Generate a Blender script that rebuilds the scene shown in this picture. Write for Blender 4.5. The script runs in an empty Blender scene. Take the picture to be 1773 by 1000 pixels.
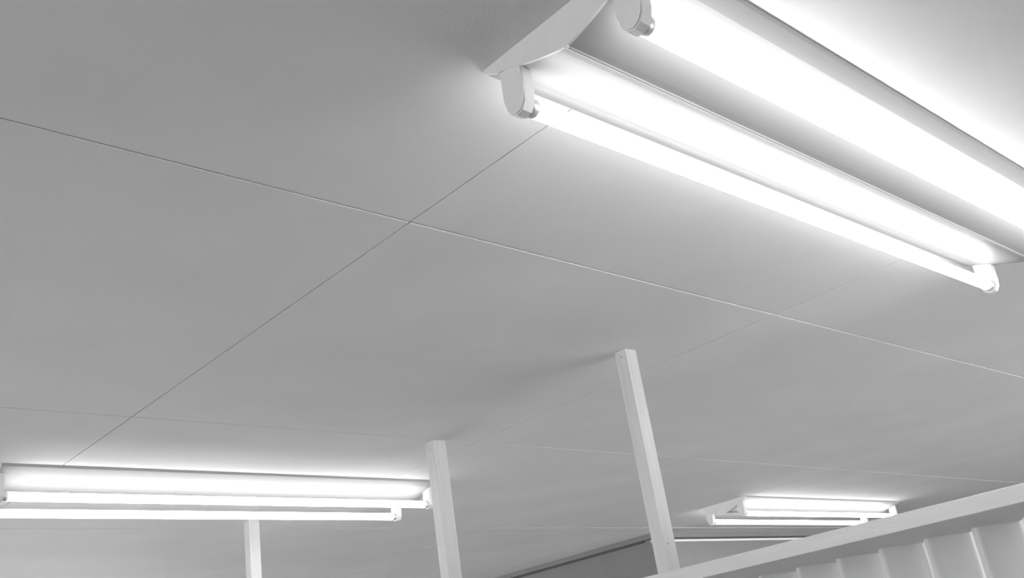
import bpy, bmesh, math
from mathutils import Matrix, Vector

C = bpy.context.scene.collection
SC = bpy.context.scene

# ------------------------------------------------------------------ camera, world, exposure
H = 0.82            # ceiling height above the camera, metres; plan coordinates below are in units of H
CAMZ = 1.58         # camera height above the floor


def W(x, y, z):     # x along the fittings, y across the room, z = 1 at the ceiling
    return Vector((x * H, y * H, CAMZ + z * H))


cd = bpy.data.cameras.new('camera')
cam = bpy.data.objects.new('camera', cd)
C.objects.link(cam)
RT = ((0.7333, -0.1582, -0.6613), (-0.6642, -0.3745, -0.6469), (-0.1453, 0.9136, -0.3797))
cam.matrix_world = Matrix.Translation((0, 0, CAMZ)) @ Matrix(RT).to_4x4()
cd.sensor_width = 36
cd.lens = 1720.2 * 36 / 1773
cd.clip_start = 0.05
SC.camera = cam

wd = bpy.data.worlds.new('world')
SC.world = wd
wd.use_nodes = True
# overcast daylight outside: bright even sky above the horizon, an added glow below it to fill the room
SKY, LOW_FILL, LOW_FILL_SIDE = 4.0, 10.8, 1.4
_n = wd.node_tree
_tc = _n.nodes.new('ShaderNodeTexCoord')
_sp = _n.nodes.new('ShaderNodeSeparateXYZ')
_mr = _n.nodes.new('ShaderNodeMapRange')
_mr.inputs['From Min'].default_value = -0.03
_mr.inputs['From Max'].default_value = 0.03
_mr.inputs['To Max'].default_value = SKY
_yy = _n.nodes.new('ShaderNodeMath')         # added fill glow, strong to the front and back, weak to the side
_yy.operation = 'MULTIPLY'
_ga = _n.nodes.new('ShaderNodeMath')
_ga.operation = 'MULTIPLY_ADD'
_ga.inputs[1].default_value = LOW_FILL
_ga.inputs[2].default_value = LOW_FILL_SIDE
_n.links.new(_tc.outputs['Generated'], _sp.inputs[0])
_n.links.new(_sp.outputs['Y'], _yy.inputs[0])
_n.links.new(_sp.outputs['Y'], _yy.inputs[1])
_n.links.new(_yy.outputs[0], _ga.inputs[0])
_n.links.new(_ga.outputs[0], _mr.inputs['To Min'])
_n.links.new(_sp.outputs['Z'], _mr.inputs['Value'])
_n.links.new(_mr.outputs[0], _n.nodes['Background'].inputs['Strength'])
_n.nodes['Background'].inputs[0].default_value = (1, 1, 1, 1)

SC.view_settings.view_transform = 'Standard'
SC.view_settings.look = 'None'
SC.view_settings.gamma = 1
SC.view_settings.use_curve_mapping = False
SC.view_settings.exposure = 0.0
TUBE_POWER = 11.5


# ------------------------------------------------------------------ materials
def mat(name, col, rough=0.5, spec=0.5, noise=0.0, nscale=6.0, bump=0.0, bscale=200.0, stretch=None, metal=0.0):
    m = bpy.data.materials.new(name)
    m.use_nodes = True
    nt = m.node_tree
    b = nt.nodes['Principled BSDF']
    b.inputs['Base Color'].default_value = (col, col, col, 1)
    b.inputs['Roughness'].default_value = rough
    b.inputs['Specular IOR Level'].default_value = spec
    b.inputs['Metallic'].default_value = metal
    tc = nt.nodes.new('ShaderNodeTexCoord')
    mp = nt.nodes.new('ShaderNodeMapping')
    nt.links.new(tc.outputs['Object'], mp.inputs[0])
    if stretch:
        mp.inputs['Scale'].default_value = stretch
    if noise:
        n = nt.nodes.new('ShaderNodeTexNoise')
        n.inputs['Scale'].default_value = nscale
        n.inputs['Detail'].default_value = 5
        r = nt.nodes.new('ShaderNodeValToRGB')
        lo, hi = col * (1 - noise), min(1, col * (1 + noise))
        r.color_ramp.elements[0].position = 0.3
        r.color_ramp.elements[1].position = 0.7
        r.color_ramp.elements[0].color = (lo, lo, lo, 1)
        r.color_ramp.elements[1].color = (hi, hi, hi, 1)
        nt.links.new(mp.outputs[0], n.inputs['Vector'])
        nt.links.new(n.outputs[0], r.inputs[0])
        nt.links.new(r.outputs[0], b.inputs['Base Color'])
    if bump:
        n2 = nt.nodes.new('ShaderNodeTexNoise')
        n2.inputs['Scale'].default_value = bscale
        bp = nt.nodes.new('ShaderNodeBump')
        bp.inputs['Strength'].default_value = bump
        bp.inputs['Distance'].default_value = 0.002
        nt.links.new(mp.outputs[0], n2.inputs['Vector'])
        nt.links.new(n2.outputs[0], bp.inputs['Height'])
        nt.links.new(bp.outputs[0], b.inputs['Normal'])
    return m


M_CEIL = mat('painted_board', 0.74, 0.7, 0.15, 0.035, 3.0, 0.15, 260)
M_BACK = mat('board_backing', 0.25, 0.8, 0.2, 0.1)
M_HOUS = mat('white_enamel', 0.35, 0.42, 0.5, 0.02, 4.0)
M_HOLD = mat('white_plastic', 0.78, 0.45, 0.5, 0.02, 20)
M_CAPM = mat('aluminium_cap', 0.75, 0.4, 0.5, 0.02, 20, metal=0.6)
M_POST = mat('painted_timber', 0.62, 0.6, 0.3, 0.05, 9, 0.4, 60, (8, 8, 0.7))
M_LEDG = mat('painted_plank', 0.66, 0.6, 0.3, 0.04, 9, 0.3, 60, (8, 0.7, 8))
M_SHEET = mat('pale_sheet', 0.9, 0.4, 0.5, 0.05, 5, 0.1, 40)
# translucent sheet: part of the light on its far side comes through
_s = M_SHEET.node_tree
_tr = _s.nodes.new('ShaderNodeBsdfTranslucent')
_tr.inputs['Color'].default_value = (0.9, 0.9, 0.9, 1)
_mx = _s.nodes.new('ShaderNodeMixShader')
_mx.inputs[0].default_value = 0.58
_s.links.new(_s.nodes['Principled BSDF'].outputs[0], _mx.inputs[1])
_s.links.new(_tr.outputs[0], _mx.inputs[2])
_s.links.new(_mx.outputs[0], _s.nodes['Material Output'].inputs['Surface'])
M_WALL = mat('wall_paint', 0.8, 0.7, 0.3, 0.05, 2)
M_TRIM = mat('trim_paint', 0.22, 0.6, 0.3, 0.04, 4)
M_LTRIM = mat('light_trim_paint', 0.75, 0.4, 0.5, 0.02, 4)
M_GAP = mat('shadow_gap', 0.12, 0.9, 0.1, 0.1)  # dark colour puts the shade of the gap into the paint
M_FLOOR = mat('floor_screed', 0.14, 0.7, 0.3, 0.1, 2)
M_NAIL = mat('nail_steel', 0.22, 0.5, 0.5, 0.1)

M_TUBE = bpy.data.materials.new('lit_tube')
M_TUBE.use_nodes = True
_nt = M_TUBE.node_tree
_b = _nt.nodes['Principled BSDF']
_b.inputs['Base Color'].default_value = (0.9, 0.9, 0.9, 1)
_b.inputs['Emission Color'].default_value = (1, 1, 1, 1)
_b.inputs['Emission Strength'].default_value = TUBE_POWER


# ------------------------------------------------------------------ helpers
def link(name, bm, m, parent=None, smooth=False, loc=None):
    bmesh.ops.recalc_face_normals(bm, faces=bm.faces[:])
    me = bpy.data.meshes.new(name)
    bm.to_mesh(me)
    bm.free()
    me.materials.append(m)
    if smooth:
        for p in me.polygons:
            p.use_smooth = True
    o = bpy.data.objects.new(name, me)
    C.objects.link(o)
    if parent:
        o.parent = parent
    if loc is not None:
        o.location = loc
    return o


def struct(o):
    o['kind'] = 'structure'
    return o


def tag(o, label, cat, group=None):
    o['label'] = label
    o['category'] = cat
    if group:
        o['group'] = group
    return o


def add_box(bm, a, b, bevel=0.0):
    vs = [bm.verts.new((x, y, z)) for x in (a[0], b[0]) for y in (a[1], b[1]) for z in (a[2], b[2])]
    fs = [bm.faces.new([vs[i] for i in f]) for f in
          ((0, 1, 3, 2), (4, 6, 7, 5), (0, 4, 5, 1), (2, 3, 7, 6), (0, 2, 6, 4), (1, 5, 7, 3))]
    if bevel:
        es = list({e for f in fs for e in f.edges})
        bmesh.ops.bevel(bm, geom=es, offset=bevel, segments=2, affect='EDGES', profile=0.5)


def add_prism(bm, pts, x0, x1):     # closed polygon in the Y-Z plane swept along X
    a = [bm.verts.new((x0, y, z)) for y, z in pts]
    b = [bm.verts.new((x1, y, z)) for y, z in pts]
    bm.faces.new(a)
    bm.faces.new(b[::-1])
    n = len(pts)
    for i in range(n):
        j = (i + 1) % n
        bm.faces.new((a[i], a[j], b[j], b[i]))


def add_cyl(bm, x0, x1, y, z, r, n=24, bev=0.0):     # cylinder along X
    prof = [(x0, r - bev), (x0 + bev, r), (x1 - bev, r), (x1, r - bev)] if bev else [(x0, r), (x1, r)]
    rings = [[bm.verts.new((px, y + pr * math.cos(2 * math.pi * k / n), z + pr * math.sin(2 * math.pi * k / n)))
              for k in range(n)] for px, pr in prof]
    for p, q in zip(rings, rings[1:]):
        for k in range(n):
            bm.faces.new((p[k], p[(k + 1) % n], q[(k + 1) % n], q[k]))
    bm.faces.new(rings[0])
    bm.faces.new(rings[-1][::-1])


def copy_tree(o, parent=None):
    c = o.copy()
    C.objects.link(c)
    if parent:
        c.parent = parent
    for ch in list(o.children):
        copy_tree(ch, c)
    return c


# ------------------------------------------------------------------ room shell
CEIL = CAMZ + H     # 2.40 m
X0, X1, Y0, Y1 = -5.0, 12.2, -2.6, 10.2      # metres

bm = bmesh.new()
add_box(bm, (X0, Y0, -0.1), (X1, Y1, 0))
struct(link('floor', bm, M_FLOOR))
WT = CEIL + 0.03
WX0, WX1, WZ0, WZ1 = 3.0, 9.8, 0.2, 2.0     # unseen window band added to the front wall for fill light (behind the camera's right shoulder)
BX0, BX1 = -4.2, 4.6                         # window band added to the back wall to brighten the far ceiling, below the view
LY0, LY1 = -2.2, 9.2                          # window band added to the left wall to light left-facing surfaces, outside the view
for nm, boxes in (('wall_left', [((X0 - 0.1, Y0, 0), (X0, LY0, WT)), ((X0 - 0.1, LY1, 0), (X0, Y1, WT)),
                               ((X0 - 0.1, LY0, 0), (X0, LY1, WZ0)), ((X0 - 0.1, LY0, WZ1), (X0, LY1, WT))]),
                  ('wall_right', [((X1, Y0, 0), (X1 + 0.1, Y1, WT))]),
                  ('wall_front', [((X0, Y0 - 0.1, 0), (WX0, Y0, WT)), ((WX1, Y0 - 0.1, 0), (X1, Y0, WT)),
                                  ((WX0, Y0 - 0.1, 0), (WX1, Y0, WZ0)), ((WX0, Y0 - 0.1, WZ1), (WX1, Y0, WT))]),
                  ('wall_back', [((X0, Y1, 0), (BX0, Y1 + 0.1, WT)), ((BX1, Y1, 0), (X1, Y1 + 0.1, WT)),
                               ((BX0, Y1, 0), (BX1, Y1 + 0.1, WZ0)), ((BX0, Y1, WZ1), (BX1, Y1 + 0.1, WT))])):
    bm = bmesh.new()
    for p, q in boxes:
        add_box(bm, p, q)
    struct(link(nm, bm, M_WALL))
bm = bmesh.new()  # frames for the added daylight openings, all out of view
for k in range(6):
    xx = WX0 + (WX1 - WX0) * k / 5
    add_box(bm, (xx - 0.025, Y0 - 0.075, WZ0), (xx + 0.025, Y0 - 0.025, WZ1))
for zz in (WZ0 + 0.025, WZ1 - 0.025):
    add_box(bm, (WX0, Y0 - 0.07, zz - 0.025), (WX1, Y0 - 0.03, zz + 0.025))
struct(link('fill_window_1', bm, M_LTRIM))
bm = bmesh.new()
for k in range(6):
    yy = LY0 + (LY1 - LY0) * k / 5
    add_box(bm, (X0 - 0.075, yy - 0.025, WZ0), (X0 - 0.025, yy + 0.025, WZ1))
for zz in (WZ0 + 0.025, WZ1 - 0.025):
    add_box(bm, (X0 - 0.07, LY0, zz - 0.025), (X0 - 0.03, LY1, zz + 0.025))
struct(link('fill_window_2', bm, M_LTRIM))
bm = bmesh.new()
for k in range(6):
    xx = BX0 + (BX1 - BX0) * k / 5
    add_box(bm, (xx - 0.025, Y1 + 0.025, WZ0), (xx + 0.025, Y1 + 0.075, WZ1))
for zz in (WZ0 + 0.025, WZ1 - 0.025):
    add_box(bm, (BX0, Y1 + 0.03, zz - 0.025), (BX1, Y1 + 0.07, zz + 0.025))
struct(link('fill_window_3', bm, M_LTRIM))

# ceiling: fixed boards with open joints between them
seam_x = [X0 / H] + [1.262 + 1.44 * k for k in range(-4, 10)] + [X1 / H]
seam_y = [Y0 / H, -1.42, 0.04, 1.513, 2.985, 4.60, 6.07, 7.54, 9.01, 10.48, 11.95, Y1 / H]
g = 0.0013
STEP = 0.0007
bm = bmesh.new()
for i in range(len(seam_x) - 1):
    if seam_x[i + 1] - seam_x[i] < 0.01:
        continue
    for j in range(len(seam_y) - 1):
        dz = STEP if j >= 3 else 0.0           # the boards beyond the first long joint sit a hair lower
        a = (seam_x[i] * H + g, seam_y[j] * H + g, CEIL - dz)
        b = (seam_x[i + 1] * H - g, seam_y[j + 1] * H - g, CEIL + 0.012)
        add_box(bm, a, b, 0.0013)
struct(link('ceiling', bm, M_CEIL))
bm = bmesh.new()
add_box(bm, (X0, Y0, CEIL + 0.0125), (X1, Y1, CEIL + 0.06))
struct(link('ceiling_backing', bm, M_BACK))

# enclosure whose walls rise to the ceiling in the distance
ex, ey = 5.93 * H, 4.76 * H
bm = bmesh.new()
add_box(bm, (ex + 0.03, ey + 0.03, 0), (X1, Y1, CEIL - STEP))
struct(link('wall_enclosure', bm, M_TRIM))
bm = bmesh.new()
zt = CEIL - STEP
add_box(bm, (ex, ey, zt - 0.030), (X1, ey + 0.03, zt))
add_box(bm, (ex, ey + 0.03, zt - 0.030), (ex + 0.03, Y1, zt))
struct(link('trim_1', bm, M_TRIM))
bm = bmesh.new()
add_box(bm, (ex + 0.10, ey + 0.022, zt - 0.042), (X1, ey + 0.03, zt - 0.030))
add_box(bm, (ex + 0.022, ey + 0.10, zt - 0.042), (ex + 0.03, Y1, zt - 0.030))
struct(link('gap_shade_strip', bm, M_GAP))  # dark strip painted as the shade under the top trim
bm = bmesh.new()
add_box(bm, (ex + 0.002, ey, zt - 0.056), (X1, ey + 0.03, zt - 0.042), 0.002)
struct(link('trim_3', bm, M_LTRIM))
bm = bmesh.new()
add_box(bm, (5.1 * H, 4.60 * H - 0.009, CEIL - 0.0025), (9.5 * H, 4.60 * H + 0.009, CEIL - STEP), 0.0005)
struct(link('trim_4', bm, M_LTRIM))


# ------------------------------------------------------------------ twin-tube ceiling lights
LEN = 1.90 * H          # body length
TY = 0.126 * H          # tube offset from the centre line
TZ = -0.10 * H          # tube axis below the ceiling


def make_light():
    root = bpy.data.objects.new('ceiling_light', None)
    root.empty_display_size = 0.1
    C.objects.link(root)
    # shallow tray with rolled lips and a raised spine, profile in units of H
    half = [(0.187, 0.0), (0.187, -0.004), (0.184, -0.009), (0.158, -0.024), (0.150, -0.0265), (0.146, -0.0262)]
    for k in range(1, 12):
        t = k / 11
        half.append((0.146 - t * 0.143, -0.0262 - 0.043 * (1 - (1 - t) ** 1.22)))
    half += [(0.0022, -0.0718), (0.0, -0.0726)]
    pts = [(y * H, z * H) for y, z in half] + [(-y * H, z * H) for y, z in half[::-1][1:]]
    bm = bmesh.new()
    add_prism(bm, pts, 0.004, LEN - 0.004)
    link('housing', bm, M_HOUS, root)
    for xa, xb in ((0.0, 0.004), (LEN - 0.004, LEN)):
        bm = bmesh.new()
        add_prism(bm, pts, xa, xb)
        link('end_plate', bm, M_HOLD, root)
    # lampholders: rounded block hanging from the tray at each end of each tube
    for sx in (0, 1):
        for sy in (-1, 1):
            prof = [(-0.024, -0.030), (-0.022, -0.085), (-0.019, -0.106), (-0.010, -0.119), (0.004, -0.122),
                    (0.016, -0.116), (0.023, -0.104), (0.026, -0.085), (0.027, -0.026)]
            pp = [(sy * (0.126 + y) * H, z * H) for y, z in prof]
            bm = bmesh.new()
            t = 0.021
            xa = 0.001 if sx == 0 else LEN - 0.001 - t
            add_prism(bm, pp, xa, xa + t)
            bmesh.ops.bevel(bm, geom=[e for e in bm.edges if abs(e.verts[0].co.x - e.verts[1].co.x) < 1e-6],
                            offset=0.002, segments=2, affect='EDGES')
            link('lampholder', bm, M_HOLD, root)
    for sy in (-1, 1):
        bm = bmesh.new()
        add_cyl(bm, 0.036, LEN - 0.036, sy * TY, TZ, 0.0130, 28)
        tube = link('fluorescent_tube', bm, M_TUBE, root, True)
        for xa, xb in ((0.022, 0.036), (LEN - 0.036, LEN - 0.022)):
            bm = bmesh.new()
            add_cyl(bm, xa, xb, sy * TY, TZ, 0.0133, 28, 0.001)
            link('tube_cap', bm, M_CAPM, tube, True)['label'] = 'metal end cap'
    return root


proto = make_light()
for i, (x, y, sx, label) in enumerate((
        (1.035, 0.812, 1.0, 'large twin-tube fluorescent batten nearest the camera, running diagonally at upper right'),
        (1.055, 3.760, 1.0, 'twin-tube fluorescent batten at lower left, ending beside the middle timber post'),
        (5.560, 3.835, 1.09, 'small far twin-tube fluorescent batten at lower right, partly hidden by the pale plank'),
        (1.055, 6.710, 1.0, 'unseen twin-tube fluorescent batten added in the next row back to brighten the ceiling, below the lower left corner of the frame'))):  # fourth batten is unseen, added to lift the lower left ceiling
    o = proto if i == 0 else copy_tree(proto)
    o.location = (x * H, y * H, CEIL - (STEP if y > 1.5 else 0) - 0.0003)
    o.scale = (sx, 1, 1)
    tag(o, label, 'light fitting', 'twin-tube ceiling lights')

# ------------------------------------------------------------------ ledge, posts, corrugated sheet
LZ1, LZ0 = CAMZ + 0.289 * H, CAMZ + 0.248 * H
LX0 = 2.436 * H
bm = bmesh.new()
add_box(bm, (LX0, 0.25 * H, LZ0), (3.02 * H, 4.9 * H, LZ1), 0.0015)
tag(link('plank_ledge', bm, M_LEDG), 'long pale painted plank along the partition top, under the posts', 'plank')

for (xa, ya, xb, yb, nails, label) in (
        (2.440, 1.922, 2.495, 1.968, [(0, 0.975), (1, 0.37)],
         'pale square timber post standing on the plank, rightmost and nearest of three'),
        (2.477, 2.990, 2.541, 3.040, [(0, 0.965)],
         'pale timber post at the right end of the lower left light, middle of three'),
        (2.436, 4.400, 2.492, 4.450, [],
         'pale timber post seen below the lower left light tubes, leftmost of three')):
    bm = bmesh.new()
    cx, cy = (xa + xb) / 2 * H, (ya + yb) / 2 * H
    hx, hy = (xb - xa) / 2 * H, (yb - ya) / 2 * H
    h = CEIL - LZ1 - STEP - 0.0003
    add_box(bm, (-hx, -hy, 0), (hx, hy, h), 0.0012)
    p = tag(link('timber_post', bm, M_POST, None, False, (cx, cy, LZ1)), label, 'post', 'timber posts on the plank')
    for face, z in nails:
        bm = bmesh.new()
        zz = CAMZ + z * H - LZ1
        if face == 0:
            add_cyl(bm, -hx - 0.0006, -hx + 0.004, -hy * 0.1, zz, 0.0022, 12)
        else:
            add_cyl(bm, -0.0006, 0.004, 0, 0, 0.0022, 12)
            bmesh.ops.transform(bm, matrix=Matrix.Translation((-hx * 0.4, -hy, zz)) @ Matrix.Rotation(math.pi / 2, 4, 'Z'),
                                verts=bm.verts[:])
        link('nail_head', bm, M_NAIL, p)

# corrugated sheet under the ledge: rounded ribs bulging towards the room
bm = bmesh.new()
XC, XV, PER = 2.775 * H, 2.885 * H, 0.140 * H
ya, yb = 0.3 * H, 4.85 * H
n = int((yb - ya) / PER * 20)
zt, zb = LZ0, 0.0
rows = []
for k in range(n + 1):
    y = ya + (yb - ya) * k / n
    ph = 2 * math.pi * (y - 1.135 * H) / PER
    s = 0.5 + 0.5 * math.cos(ph)
    s = s ** 0.8
    x = XV + (XC - XV) * s
    rows.append((bm.verts.new((x, y, zt)), bm.verts.new((x, y, zb))))
for p, q in zip(rows, rows[1:]):
    bm.faces.new((p[0], q[0], q[1], p[1]))
o = link('corrugated_sheet', bm, M_SHEET, None, True)
tag(o, 'pale corrugated sheet with rounded vertical ribs below the plank', 'corrugated panel')
